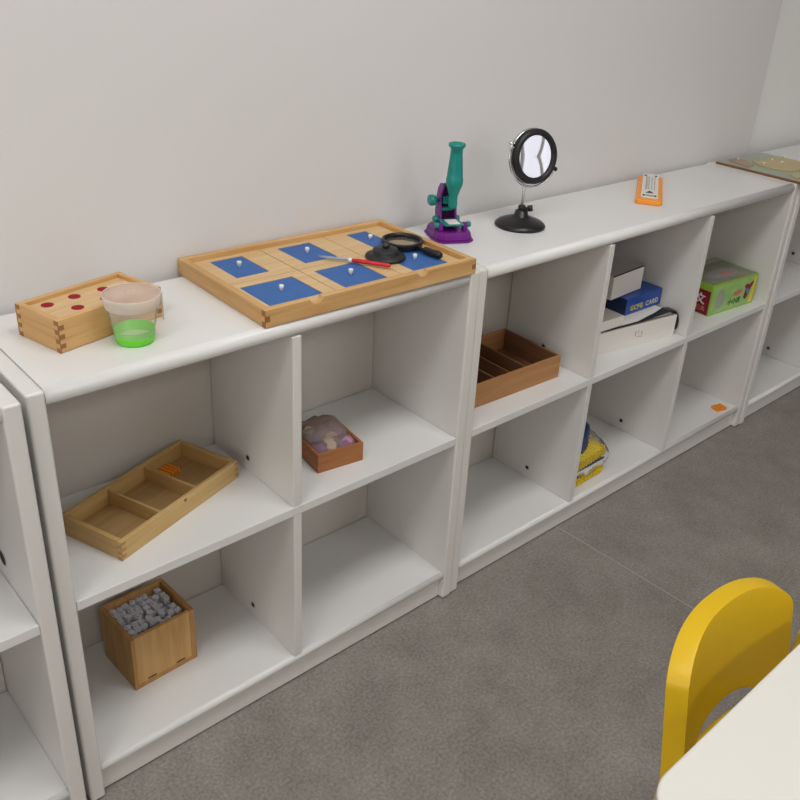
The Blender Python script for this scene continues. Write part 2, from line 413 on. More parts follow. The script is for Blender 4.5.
# ------------------------------------------------------------------ large tray with six blue squares
TR = R(-1.0)
t = thing('geometry_tray', 'large shallow beech tray holding six blue insets with white knobs', 'tray', (.374, .006, H), TR)
L, W_, h, th = .464, .288, .030, .013
fr = MB(); 
nx = [.099, .331]; rr = .0125
pts = [(0, 0), (L, 0), (L, h)]
for cx in (nx[1], nx[0]):
    for k in range(11):
        a = PI * k / 10; pts.append((cx + rr * math.cos(a), h - rr * .75 * math.sin(a)))
pts += [(0, h)]
fr.prism(pts, 0, th, None, Matrix(((1, 0, 0, 0), (0, 0, 1, 0), (0, 1, 0, 0), (0, 0, 0, 1))))
fr.build('front_rail', 'beech', t, bevel=.0008)
MB().box((0, W_ - th, .0), (L, W_, h)).build('back_rail', 'beech', t, bevel=.001)
for x in (0, L - th): MB().box((x, th, 0), (x + th, W_ - th, h)).build('side_rail', 'beech_y', t, bevel=.001)
MB().box((th, th, .002), (L - th, W_ - th, .010)).build('base', 'pale', t)
for x, y, sx, sy in ((0, 0, 1, 1), (L, 0, -1, 1)):
    j = MB(); joints(j, x, y, sx, sy, h - .001, 3, None, th * .7); j.build('finger_joint', 'end', t)
# six frames (each an own panel, thin joints between) with a blue square and a knob
cw = (L - 2 * th) / 3; ch = (W_ - 2 * th) / 2
off = [(-.004, -.002), (-.002, -.001), (0, 0), (-.002, .004), (0, .004), (.002, .004)]
for r_ in range(2):
    for c_ in range(3):
        x0 = th + c_ * cw; y0 = th + r_ * ch
        p = MB(); s_ = ((.105, .094, .086), (.066, .073, .050))[r_][c_]
        cxx = (.081, .227, .378)[c_]; bx0 = cxx - s_ / 2; by0 = y0 + (.017 if r_ == 0 else .022)
        X = [x0 + .0008, bx0, bx0 + s_, x0 + cw - .0008]; Y = [y0 + .0006, by0, by0 + .095, y0 + ch - .0006]
        for a, b, c, d in ((X[0], Y[0], X[3], Y[1]), (X[0], Y[2], X[3], Y[3]), (X[0], Y[1], X[1], Y[2]), (X[2], Y[1], X[3], Y[2])):
            p.box((a, b, .0102), (c, d, .021))
        fo = p.build('inset_frame', 'pale', t)
        names = [['front row, left column', 'front row, middle column', 'front row, right column below the magnifying glass'], ['back row, left column', 'back row, middle column under the pen tip', 'back row, right column behind the black lid']]
        q = MB(); q.box((X[1] + .0008, Y[1] + .0008, .0102), (X[2] - .0008, Y[2] - .0008, .0205))
        wq = Matrix.Rotation(TR, 4, 'Z')
        sqo = thing('blue_inset', 'blue rectangle with a white knob, ' + names[r_][c_], 'inset', (.374, .006, H), TR, 'blue insets in the large tray')
        q.build('plate', 'blue', sqo)
        MB().lathe([(.0026, .0205), (.0028, .0235), (.0040, .0245), (.0043, .030), (.0038, .0312)], 20).build('knob', 'knob', sqo, loc=((X[1] + X[2]) / 2, (Y[1] + Y[2]) / 2, 0))

# magnifying glass
mg = thing('magnifying_glass', 'black round magnifying glass lying at the back right corner of the large tray', 'magnifying glass', (.783, .148, H + .0215), 0)
b = MB(); b.lathe([(.0375, 0), (.040, .002), (.041, .013), (.040, .0145), (.0365, .0145), (.035, .011), (.0345, .003), (.0375, 0)], 48, cap=False); b.build('rim', 'black', mg)
b = MB(); b.lathe([(.0348, .006), (.02, .0085), (.001, .0095)], 40, cap=False); b.build('lens', 'glass', mg)
hd = Vector((-.006, -.11, 0)).normalized(); hd = Vector((-.02, -.1, 0)).normalized()
hd = Vector((.0, -1, 0))
b = MB(); b.tube([(0, -.038, .006), (.0, -.055, .0066), (0, -.060, .0075), (0, -.096, .0075), (0, -.101, .0072)], [.004, .004, .0072, .0072, .005], 14); b.build('handle', 'black', mg)
mg.rotation_euler = (0, 0, R(6))
# black lidded disc
bl = thing('black_knobbed_lid', 'black stepped round lid with a small knob on the large tray', 'lid', (.710, .112, H + .021))
b = MB(); b.lathe([(.036, 0), (.0385, .003), (.0375, .006), (.026, .0085), (.0245, .010), (.0245, .0165), (.0225, .019), (.006, .021)], 40); b.build('body', 'blackm', bl)
MB().lathe([(.005, .0205), (.0075, .0235), (.0075, .026), (.005, .0275)], 20).build('knob', 'black', bl)
# pen-like tool, its tip on the tray and the red handle against the lid
pn = thing('handled_probe', 'thin probe with a grey tip and red handle lying across the large tray', 'probe', (.601, .176, H + .0265), 0)
dv = Vector((.679, .060, 0)) - Vector((.601, .176, 0)); pn.rotation_euler = (0, 0, math.atan2(dv.y, dv.x)); LL = dv.length
MB().tube([(0, 0, 0), (.02, 0, 0), (LL * .45, 0, .001)], [.0012, .003, .0022], 10).build('shaft', 'pen', pn)
MB().tube([(LL * .42, 0, .001), (LL * .47, 0, .0012)], .0042, 10).build('collar', 'knob', pn)
MB().tube([(LL * .46, 0, .001), (LL * .55, 0, .0016), (LL * .97, 0, .0012), (LL, 0, .0012)], [.0032, .0042, .0038, .002], 10).build('handle', 'redp', pn)

# ------------------------------------------------------------------ toy microscope
fd = Vector((-.42, -.91, 0)).normalized()
mi = thing('toy_microscope', 'purple and teal toy microscope standing on the middle shelf unit', 'microscope', (.951, .187, H), math.atan2(fd.y, fd.x) + PI / 2)
mi.scale = (1.14, 1.14, .985)
# local frame: -y is the front of the microscope
b = MB(); b.prism([(-.026, .050), (.026, .050), (.038, .034), (.040, -.012), (.037, -.030), (.024, -.041), (-.024, -.041), (-.037, -.030), (-.040, -.012), (-.038, .034)], 0, .004)
b.build('base_flange', 'purple', mi, bevel=.0015)
b = MB()
lo = [(-.024, .048), (.024, .048), (.036, .032), (.037, -.012), (.034, -.028), (.022, -.038), (-.022, -.038), (-.034, -.028), (-.037, -.012), (-.036, .032)]
up = [(x * .92, y * .92) for x, y in lo]; n = len(lo)
b.add([(x, y, .004) for x, y in lo] + [(x, y, .020) for x, y in up], [list(range(n))[::-1], list(range(n, 2 * n))] + [(k, (k + 1) % n, n + (k + 1) % n, n + k) for k in range(n)])
b.build('base', 'purple', mi, bevel=.002)
# arm: two curved cheeks and a spine
prof = [(.016, .020), (.040, .020), (.043, .045), (.041, .075), (.034, .098), (.024, .110), (.010, .113), (.006, .104), (.014, .092), (.018, .075), (.014, .050), (.010, .034)]
Tx = lambda x: Matrix(((0, 0, 1, x), (1, 0, 0, 0), (0, 1, 0, 0), (0, 0, 0, 1)))
for x in (-.0165, .0125):
    MB().prism(prof, 0, .004, None, Tx(x)).build('arm_cheek', 'purple', mi, bevel=.001)
MB().prism([(.032, .020), (.040, .020), (.043, .045), (.041, .075), (.034, .098), (.024, .110), (.018, .106), (.030, .090), (.034, .070), (.034, .045)], 0, .025, None, Tx(-.0125)).build('arm_spine', 'purpled', mi)
MB().box((-.012, .020, .050), (.012, .033, .058)).build('rack', 'teal', mi, bevel=.002)
MB().box((-.010, .018, .066), (.010, .031, .082)).build('rack', 'teal', mi, bevel=.002)
MB().box((-.008, .008, .070), (.008, .020, .078)).build('tube_bracket', 'teal', mi, bevel=.001)
for s in (-1, 1):
    if s < 0: MB().lathe([(.004, 0), (.004, .006), (.0105, .007), (.0115, .010), (.0115, .017), (.0095, .019)], 20).build('focus_knob', 'teal', mi, loc=(s * .0165, .026, .073), rot=(0, s * PI / 2, 0))
    MB().lathe([(.0065, 0), (.007, .002), (.007, .007), (.0055, .009)], 16).build('hinge_cap', 'teal', mi, loc=(s * .0165, .024, .032), rot=(0, s * PI / 2, 0))
tb = MB()
tb.lathe([(.006, -.002), (.0082, 0), (.0086, .010), (.0080, .014), (.0082, .024), (.0092, .028), (.0125, .040), (.0150, .047), (.0155, .052), (.0155, .062), (.0145, .064), (.0140, .075), (.0128, .090), (.0112, .110), (.0108, .122), (.0150, .127), (.0155, .129), (.0150, .133), (.0105, .134), (.009, .131)], 28)
tb.build('eyepiece_tube', 'teal', mi, loc=(0, -.006, .068))
st = MB(); st.box((-.019, -.026, .032), (.019, .012, .036)); st.build('stage', 'teal', mi, bevel=.002)
MB().box((-.011, -.024, .0361), (.011, .004, .0375)).build('slide', 'card', mi, bevel=.0005)
for s in (-1, 1):
    MB().box((s * .0235 - .004, -.020, .0195), (s * .0235 + .004, -.008, .036)).build('stage_support', 'purple', mi, bevel=.0015)
    MB().lathe([(.0055, 0), (.006, .002), (.006, .006), (.0045, .007)], 16).build('side_cap', 'teal', mi, loc=(s * .0275, -.014, .032), rot=(0, s * PI / 2, 0))

# ------------------------------------------------------------------ round mirror on a stand
mr = thing('stand_mirror', 'round black-rimmed mirror on a chrome rod and black base', 'mirror', (1.144, .159, H))
b = MB(); b.lathe([(.0555, 0), (.057, .003), (.056, .006), (.050, .011), (.036, .017), (.024, .021), (.016, .025), (.0135, .035), (.0085, .038)], 48); b.build('base', 'black', mr)
MB().lathe([(.0085, .036), (.0085, .046), (.0055, .048)], 20).build('clamp', 'black', mr)
MB().tube([(.004, 0, .040), (.020, -.010, .038)], [.0035, .0035], 10).build('wing_screw', 'black', mr)
b = MB()
b.tube([(.016, -.012, .034), (.018, -.007, .0455)], [.0062, .0062], 12); b.build('wing_screw', 'black', mr)
MB().tube([(0, 0, .04), (0, 0, .0915)], .0030, 16).build('rod', 'satin', mr)
HX, HZ = .0235, .152     # head centre relative to base
RH = .0590
# yoke: an arc around the head in the plane facing -y, turned by 27 degrees
hp = bpy.data.objects.new('mirror_head', None); C.objects.link(hp); hp.parent = mr; hp.location = (HX, 0, HZ); hp.rotation_euler = (R(-9), 0, R(-11))
phi = R(27); RY = .0650
path = []
for k in range(33):
    a = PI + PI * k / 32 - phi
    path.append((RY * math.cos(a), .004, RY * math.sin(a)))
b = MB()
for i, p_ in enumerate(path): pass
b.tube(path, .0026, 10); b.build('yoke', 'chrome', hp)
b = MB()
T1 = Matrix.Rotation(PI / 2, 4, 'X')
b.lathe([(.0455, -.004), (.0445, .001), (.0455, .006), (.0500, .0095), (.0560, .0085), (.0590, .004), (.0595, -.003), (.0585, -.006)], 56, None, T1, cap=False); b.build('rim', 'black', hp)
b = MB(); b.lathe([(.0588, -.0055), (.0600, -.006), (.0605, -.012), (.0590, -.016), (.001, -.0175)], 48, None, T1, cap=False); b.build('back_shell', 'chrome', hp)
# slightly concave mirror glass
b = MB(); b.nofix = 1
b.lathe([(.0458, .0026), (.036, .0022), (.024, .0019), (.012, .0016), (.0008, .0015)], 48, None, T1, cap=False); b.build('mirror_glass', 'mirror', hp)
for s, m_ in ((-1, 'chrome'), (1, 'black')):
    a = -phi if s > 0 else PI - phi
    c = Vector((math.cos(a), 0, math.sin(a)))
    MB().tube([c * .058 + Vector((0, .004, 0)), c * .0720 + Vector((0, .004, 0))], .0048 if s > 0 else .003, 12).build('pivot_knob', m_, hp)

# ------------------------------------------------------------------ orange device
ot = thing('orange_gauge', 'long orange plastic frame holding a white printed plate on the shelf top', 'gauge', (1.561, .104, H), R(33.5 - 90))
Lg, Wg = .265, .066
MB().prism(rrect(-Wg / 2, 0, Wg / 2, Lg, .008), 0, .011).build('frame', 'orange', ot, bevel=.002)
wp = MB().prism(rrect(-.021, .022, .021, Lg + .012, .003), .0112, .0145).build('printed_plate', 'card', ot, bevel=.0006)
q = MB(); q.prism([(-.010, .062), (.010, .062), (0, .085)], .0146, .0152); q.build('triangle_mark', 'ink', wp)
for x, y in ((-.014, .036), (.014, .036), (-.014, .255), (.014, .255)):
    q = MB(); q.prism(ell(x, y, .0035, .007), .0146, .0151); q.build('dot_mark', 'ink', wp)
q = MB()
for k in range(7): q.box((-.008 + k * .0026, .030, .0146), (-.0068 + k * .0026, .044, .0151))
q.build('tick_marks', 'ink', wp)
q = MB(); q.box((-.012, .10, .0146), (-.0105, .25, .0154)); q.box((.0105, .10, .0146), (.012, .25, .0154)); q.box((-.0045, .10, .0146), (-.003, .24, .0154)); q.box((.003, .10, .0146), (.0045, .24, .0154))
for k in range(14): q.box((-.0105, .105 + k * .0105, .0146), (-.006, .107 + k * .0105, .0151))
q.build('scale_lines', 'grey', wp)

# ------------------------------------------------------------------ map board
mb = thing('map_board', 'flat wooden puzzle board with pale green map print at the far right end', 'puzzle board', (2.145, -.03, H), R(-1))
MB().box((0, 0, 0), (.262, .298, .007)).build('wooden_board', 'brownd', mb, bevel=.0008)
pr = MB().box((.002, .002, .0071), (.260, .296, .0078)).build('map_print', 'seafoam', mb)
q = MB(); q.prism([(.07, .13), (.10, .10), (.16, .095), (.215, .12), (.25, .17), (.25, .215), (.20, .235), (.15, .225), (.10, .235), (.07, .19)], .008, .0105); q.build('land_piece', 'sand', mb, bevel=.0006)
q = MB(); q.prism([(.02, .20), (.06, .205), (.09, .25), (.10, .28), (.05, .285), (.03, .25)], .008, .010); q.build('land_piece', 'rose', mb, bevel=.0006)
q = MB(); q.prism([(.02, .05), (.10, .04), (.17, .06), (.12, .08), (.05, .085)], .008, .010); q.build('land_piece', 'sand', mb, bevel=.0006)
for x, y, z in ((.078, .185, .0105), (.24, .208, .0105), (.15, .165, .0105), (.065, .262, .010), (.155, .20, .0105)):
    MB().lathe([(.0015, z), (.0015, z + .004), (.0035, z + .005), (.0035, z + .008), (.002, z + .009)], 14).build('peg', 'knob', mb, loc=(x, y, 0))

# ------------------------------------------------------------------ sorting tray on the middle shelf
A = R(19.5)
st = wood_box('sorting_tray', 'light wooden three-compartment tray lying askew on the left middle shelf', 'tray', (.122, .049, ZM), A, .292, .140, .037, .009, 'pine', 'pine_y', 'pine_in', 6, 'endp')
for x in (.098, .186): MB().box((x, .0092, .0052), (x + .005, .1308, .033)).build('partition', 'pine_y', st)
nt_ = MB().lathe([(.0035, 0), (.0035, .0006)], 16).build('notch_mark', 'end', st, loc=(.150, -.0001, .032), rot=(PI / 2, 0, 0))
def striped(name, label, loc, rz, n, sx, sy, grp=None):
    o = thing(name, label, 'block', loc, rz, grp)
    for k in range(n):
        MB().box((k * sx, 0, 0), ((k + .62) * sx, sy, .009)).build('rib', 'orange', o, bevel=.0008)
    MB().box((.001, .001, 0), (n * sx - sx * .3, sy - .001, .0045)).build('core', 'oranged', o)
    return o
v = Matrix.Rotation(A, 3, 'Z') @ Vector((.1955, .096, 0))
striped('ribbed_block', 'small orange ribbed block inside the light three-compartment tray', (.122 + v.x, .049 + v.y, ZM + .0052), A, 6, .0082, .031)
striped('ribbed_block', 'small orange ribbed block alone on the bottom shelf of the three-column unit', (2.056, .030, ZB), R(-12), 4, .011, .030)

# ------------------------------------------------------------------ cube box with interlocking cubes
cb = thing('cube_box', 'square wooden box full of small grey-white cubes on the bottom left shelf', 'box', (.145, .117, ZB), R(2.5))
L, W_, h, th = .131, .120, .122, .008
MB().box((.006, 0, .010), (L - .011, th, h)).build('front_panel', 'cubew', cb, bevel=.001)
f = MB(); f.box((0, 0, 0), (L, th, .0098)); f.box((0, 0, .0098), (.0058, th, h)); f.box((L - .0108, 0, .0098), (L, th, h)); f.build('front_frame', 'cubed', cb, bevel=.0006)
f = MB(); f.box((.026, -.0005, .013), (.044, .001, .0155)); f.box((.086, -.0005, .013), (.104, .001, .0155)); f.build('slot', 'dark', cb)
MB().box((0, W_ - th, 0), (L, W_, h)).build('back_panel', 'cubew', cb, bevel=.001)
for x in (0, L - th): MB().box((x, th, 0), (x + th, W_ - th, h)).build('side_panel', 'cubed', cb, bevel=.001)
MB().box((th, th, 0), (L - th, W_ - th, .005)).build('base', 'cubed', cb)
# hidden lower layers of cubes carry the visible ones
cs = .0115
fill = MB()
for k in range(7):
    for i in range(9):
        for j in range(8):
            x = th + .006 + i * .01262; y = th + .006 + j * .01275; z = .0052 + k * (cs + .0002)
            fill.box((x - cs / 2, y - cs / 2, z), (x + cs / 2, y + cs / 2, z + cs))
fo = fill.build('cube_fill', 'cube', None, loc=(.145, .117, ZB), rot=(0, 0, R(2.5)))
tag(fo, 'layers of small grey-white cubes deep inside the square wooden box', 'cubes', kind='stuff')
zt = .0052 + 7 * (cs + .0002)
cmb = MB(); q = cs / 2; cmb.box((-q, -q, 0), (q, q, cs)); 
cmb.lathe([(.0032, cs), (.0032, cs + .0028)], 10)
cube0 = cmb.build('unit_cube', 'cube', None)
RM = Matrix.Rotation(R(2.5), 3, 'Z')
cm2 = MB(); cm2.box((-q, -q, 0), (q, q, cs)); cm2.lathe([(.0032, 0), (.0032, .0028)], 10, None, Matrix.Translation((0, -q, q)) @ Matrix.Rotation(PI / 2, 4, 'X'))
cm2.build('tmp', 'cube'); tmpo = bpy.data.objects['tmp']; mesh2 = tmpo.data; bpy.data.objects.remove(tmpo)
first = True
def put_cube(x, y, z, tilt):
    global first
    o = cube0 if first else cube0.copy()
    if not first:
        C.objects.link(o)
        if random.random() < .5: o.data = mesh2
    first = False
    v = RM @ Vector((x, y, 0)); o.location = (.145 + v.x, .117 + v.y, ZB + z)
    o.rotation_euler = (random.uniform(-tilt, tilt), random.uniform(-tilt, tilt), random.choice((0, PI / 2, PI)) + random.uniform(-.45, .45) if tilt else random.choice((0, PI / 2, PI)) + random.uniform(-.15, .15))
    tag(o, 'small grey-white cube with a stud, heaped in the square wooden box', 'cube', 'small cubes heaped in the wooden box')
for i in range(8):
    for j in range(7):
        put_cube(th + .0085 + i * .0141, th + .0085 + j * .0147, zt + random.uniform(0, .0005), 0)
for i in range(8):
    for j in range(7):
        if random.random() < .82 and not (j == 0 and i < 8 and random.random() < .5):
            put_cube(th + .011 + i * .0134 + random.uniform(-.002, .002), th + .011 + j * .0138 + random.uniform(-.002, .002), zt + cs + .0012 + random.uniform(0, .0015), .10)

# ------------------------------------------------------------------ small wooden box with bags
sb = wood_box('small_wooden_box', 'small reddish wooden box filled with clear bags on the middle shelf, right column', 'box', (.523, .066, ZM), R(-7.5), .101, .125, .041, .006, 'red', 'red', 'red', 4, 'end', joint=False)
SB = Matrix.Translation((.523, .066, ZM)) @ Matrix.Rotation(R(-7.5), 4, 'Z')
def bag(name, label, M4, sx, sy, sz, seed, cat='bag', m='bag', flat=.35):
    """crumpled closed film bag"""
    nx, ny = 16, 16; vs = []; fs = []
    for side in (1, -1):
        for j in range(ny + 1):
            for i in range(nx + 1):
                u, v_ = i / nx * 2 - 1, j / ny * 2 - 1
                e = max(0, (1 - abs(u) ** 4) * (1 - abs(v_) ** 4)) ** .5
                nz = noise.noise(Vector((u * 2.6 + seed, v_ * 2.6, side * 3 + seed))) * .55 + noise.noise(Vector((u * 6 + seed, v_ * 6, side))) * .2
                vs.append((u * sx / 2, v_ * sy / 2, sz / 2 + side * sz / 2 * e * (flat + .4 + nz * .8)))
    N = (nx + 1) * (ny + 1)
    for j in range(ny):
        for i in range(nx):
            a = j * (nx + 1) + i
            fs.append((a, a + 1, a + nx + 2, a + nx + 1)); fs.append((N + a, N + a + nx + 1, N + a + nx + 2, N + a + 1))
    b = MB(); b.add(vs, fs, None, True); o = b.build(name, m); o.matrix_world = M4
    return tag(o, label, cat)
bag('clear_bag', 'crumpled clear plastic bag bulging out of the small reddish wooden box, front left', SB @ Matrix.Translation((.047, .048, .022)) @ Matrix.Rotation(R(8), 4, 'X') @ Matrix.Rotation(R(4), 4, 'Z'), .083, .076, .040, 3.1, m='bagm')
bag('clear_bag', 'crumpled clear plastic bag at the back of the small reddish wooden box', SB @ Matrix.Translation((.050, .080, .026)) @ Matrix.Rotation(R(4), 4, 'X'), .086, .068, .040, 8.7, m='bagm')
pcs = [(.020, .03, 'bead_p', 20), (.045, .028, 'bead_b', 60), (.070, .022, 'bead_p', 10), (.082, .030, 'bead_k', 30), (.030, .060, 'bead_p', 75), (.062, .058, 'bead_b', 15), (.080, .065, 'bead_p', 50), (.055, .092, 'bead_r', 5), (.030, .095, 'bead_b', 40), (.078, .098, 'bead_r', 80), (.048, .045, 'bead_b', 100)]
pm = {}
nm = {'bead_p': 'purple', 'bead_b': 'beige', 'bead_k': 'bright pink', 'bead_r': 'dark red'}
for k, (x, y, m_, a) in enumerate(pcs):
    o = MB().prism(rrect(-.011, -.009, .011, .009, .004, 3), 0, .005).build('shape_piece', m_, None, bevel=.0008)
    zz = .0300
    o.matrix_world = SB @ Matrix.Translation((x, y, zz + y * .06)) @ Matrix.Rotation(R(12), 4, 'X') @ Matrix.Rotation(R(a), 4, 'Z')
    tag(o, nm[m_] + ' flat piece seen through the bags in the small reddish wooden box', 'piece', 'pieces bagged in the small wooden box ' + nm[m_])
ob = MB().prism(rrect(-.034, -.004, .034, .004, .003, 3), 0, .003).build('wooden_stick', 'red'); ob.matrix_world = SB @ Matrix.Translation((.038, .116, .042)) @ Matrix.Rotation(R(12), 4, 'Z')
tag(ob, 'reddish wooden stick lying across the back of the small wooden box', 'stick')

# ------------------------------------------------------------------ brown tray
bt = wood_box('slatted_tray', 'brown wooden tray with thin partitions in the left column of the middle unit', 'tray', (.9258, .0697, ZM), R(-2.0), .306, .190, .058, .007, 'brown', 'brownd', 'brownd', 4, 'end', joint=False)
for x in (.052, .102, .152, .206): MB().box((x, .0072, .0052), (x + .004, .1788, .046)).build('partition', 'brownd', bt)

# ------------------------------------------------------------------ stack of boxes
def carton(name, label, loc, rz, L, W_, h, m, mt=None, cat='box', bevel=.001):
    t = thing(name, label, cat, loc, rz)
    MB().box((0, 0, 0), (L, W_, h)).build('carton_body', m, t, bevel=bevel)
    return t
y1 = math.atan2(.034 - .060, 1.688 - 1.515)
lw = carton('long_carton', 'long white carton at the bottom of the stack in the middle column', (1.3220, .089, ZM), y1, .370, .150, .062, 'card')
MB().box((0, .001, .0622), (.366, .150, .0640)).build('lid_flap', 'cardg', lw)
q = MB()   # faint print on the front
for (x, z, w_, h_) in ((.215, .030, .003, .014), (.222, .026, .012, .002), (.226, .034, .002, .012), (.234, .024, .010, .002), (.238, .030, .003, .010)):
    q.box((x, -.0004, z), (x + w_, .0002, z + h_))
q.build('faint_print', 'cardg', lw)
# black strap: lies along the front top edge of the long carton and hangs over its right end
e1 = Matrix.Translation((1.3220, .089, ZM)) @ Matrix.Rotation(y1, 4, 'Z')
vs = []; fs = []
path = [(.02, .0655), (.12, .0660), (.22, .0680), (.30, .0740), (.335, .0780), (.358, .0760), (.3735, .062), (.3790, .044), (.3790, .026), (.3745, .018)]
N = len(path)
for i, (x, z) in enumerate(path):
    w_ = .004 + .022 * max(0, min(1, (x - .25) / .08))
    vs += [(x, -.001, z), (x, w_, z + .0004)]
for i in range(N - 1): fs.append((2 * i, 2 * i + 1, 2 * i + 3, 2 * i + 2))
sp = MB(); sp.add(vs, fs, None, True); so = sp.build('black_strap', 'black', None, solid=.0016); so.matrix_world = e1
tag(so, 'black strap curling over the right end of the long white carton', 'strap')
# folded white sheet under the blue box
fs_ = MB(); fs_.box((.004, .006, .0665), (.352, .140, .0690)); fo = fs_.build('folded_sheet', 'card', None); fo.matrix_world = e1
tag(fo, 'thin white cardboard sheet between the long carton and the blue box', 'cardboard sheet')
zc = ZM + .0692
blx = carton('blue_carton', 'blue carton with yellow lettering lying on the long white carton', (1.541, .102, zc), R(-1), .158, .13, .046, 'bbox')
def text(s, size, m, M4, name, parent, ext=.0003, extra=0):
    cu = bpy.data.curves.new('t', 'FONT'); cu.body = s; cu.size = size; cu.extrude = ext; cu.space_character = 1 + extra
    cu.offset = size * .02
    ob_ = bpy.data.objects.new('t', cu); C.objects.link(ob_)
    dg = bpy.context.evaluated_depsgraph_get(); me = bpy.data.meshes.new_from_object(ob_.evaluated_get(dg))
    bpy.data.objects.remove(ob_)
    me.materials.clear(); me.materials.append(M[m]); me.name = name
    o = bpy.data.objects.new(name, me); C.objects.link(o); o.parent = parent; o.matrix_local = M4
    return o
body = [c for c in blx.children][0]
FX = Matrix.Rotation(PI / 2, 4, 'X')
text('GCFG', .019, 'ytext', Matrix.Translation((.020, -.0005, .010)) @ FX, 'lettering', body, extra=.15)
text('CARD', .019, 'wtext', Matrix.Translation((.088, -.0005, .010)) @ FX, 'lettering', body, extra=.15)
MB().box((-.0005, .001, .001), (.0004, .129, .045)).build('end_print', 'bboxd', blx)
wc = carton('plain_carton', 'plain white carton on top of the blue carton', (1.496, .123, zc + .0462 + .0008), R(3), .144, .12, .064, 'card')
MB().box((.002, .003, .0642), (.142, .117, .0648)).build('top_face', 'cardg', wc)
f = MB(); f.box((0, -.0006, .0635), (.144, .003, .0652)); f.box((0, -.0006, -.0006), (.144, .002, .0006)); f.build('dark_edge', 'ink', wc)
sc = carton('small_carton', 'small white carton tucked left of the blue carton', (1.375, .0745, zc), R(-3), .112, .090, .026, 'card')
MB().box((.001, .001, .0261), (.111, .089, .0266)).build('top_face', 'cardg', sc)

# ------------------------------------------------------------------ green game box
ga = math.atan2(.033 - .050, 2.105 - 1.891)
gb = thing('game_box', 'green illustrated game box with a dark red end in the right column', 'game box', (1.891, .052, ZM), ga)
GL, GW, GH = .222, .155, .094
MB().box((0, 0, 0), (GL, GW, GH)).build('carton_body', 'ygreen', gb, bevel=.001)
e = .0004
pf = MB().box((.004, -e, .004), (GL - .012, .0001, GH - .006)).build('front_picture', 'lgreen', gb)
def blob(pts, m, name, parent, y=-.0008):
    b = MB(); b.prism(pts, 0, .0003, None, Matrix(((1, 0, 0, 0), (0, 0, -1, y), (0, 1, 0, 0), (0, 0, 0, 1)))); return b.build(name, m, parent)
blob([(.165, .028), (.175, .020), (.185, .030), (.192, .050), (.205, .070), (.200, .076), (.185, .066), (.172, .070), (.160, .064), (.170, .055)], 'maroon', 'printed_figure', pf)
blob(ell(.179, .047, .006, .010, rot=.4), 'cyan', 'printed_figure', pf, -.0012)
blob(ell(.130, .050, .024, .008, rot=.1), 'pink', 'printed_figure', pf)
blob([(.196, .006), (.214, .006), (.216, .088), (.205, .088), (.200, .04)], 'ytext', 'printed_border', pf, -.0007)
blob(ell(.045, .045, .022, .030), 'seafoam', 'printed_panel', pf, -.0007)
text('小小农', .021, 'dgreen', Matrix.Translation((.088, -.0009, .018)) @ FX, 'lettering', pf, extra=0)
tp = MB().box((.003, .003, GH + .0001), (GL - .003, GW - .003, GH + .0005)).build('top_picture', 'olive', gb)
MB().prism(ell(.11, .055, .075, .028), GH + .0006, GH + .0009).build('printed_field', 'grey', tp)
MB().prism(ell(.13, .050, .030, .008), GH + .0010, GH + .0013).build('printed_figure', 'pink', tp)
MB().box((.003, GW - .028, GH + .0006), (GL - .003, GW - .004, GH + .0009)).build('printed_band', 'seafoam', tp)
ep = MB().box((-e, .004, .002), (.0001, GW - .004, GH - .020)).build('end_picture', 'maroon', gb)
EX = Matrix(((0, 0, -1, 0), (-1, 0, 0, 0), (0, 1, 0, 0), (0, 0, 0, 1)))
text('文', .034, 'card', Matrix.Translation((-.0009, .052, .034)) @ EX, 'lettering', ep)
text('玩具', .016, 'pink', Matrix.Translation((-.0009, .046, .013)) @ EX, 'lettering', ep)

# ------------------------------------------------------------------ yellow and blue toothed tiles in a bag
def gear_tile(name, m, lab, M4, L=.148, W_=.095, n=13, grp=None):
    pts = []
    def edge(ax, ay, bx, by, k):
        dx, dy = (bx - ax), (by - ay); ln = math.hypot(dx, dy); nx_, ny_ = dy / ln, -dx / ln
        for i in range(k):
            for f_, o_ in ((.1, 0), (.25, .005), (.6, .005), (.75, 0)):
                u = (i + f_) / k; pts.append((ax + dx * u + nx_ * o_, ay + dy * u + ny_ * o_))
    edge(-L / 2, -W_ / 2, L / 2, -W_ / 2, n); edge(L / 2, -W_ / 2, L / 2, W_ / 2, n - 2); edge(L / 2, W_ / 2, -L / 2, W_ / 2, n); edge(-L / 2, W_ / 2, -L / 2, -W_ / 2, n - 2)
    b = MB(); b.prism(pts, 0, .0055)
    for i in range(n - 1):
        b.tube([(-L / 2 + (i + 1) * L / n, -W_ / 2 + .004, .0058), (-L / 2 + (i + 1) * L / n, W_ / 2 - .004, .0058)], .0022, 6)
    o = b.build(name, m); o.matrix_world = M4
    return tag(o, lab, 'tile', grp)
PX, PY = 1.394, .090
tiles = [('yfoam', .001, 2, 'lowest', 0), ('yfoam', .010, -4, 'second from the bottom', 2), ('yfoam', .019, 3, 'third from the bottom', 5), ('bfoam', .029, 5, 'dark', 5), ('bfoam', .038, -4, 'dark', 5), ('yfoam', .048, 4, 'third from the top', 8), ('yfoam', .057, -2, 'second from the top', 9), ('yfoam', .066, 3, 'upper', 9)]
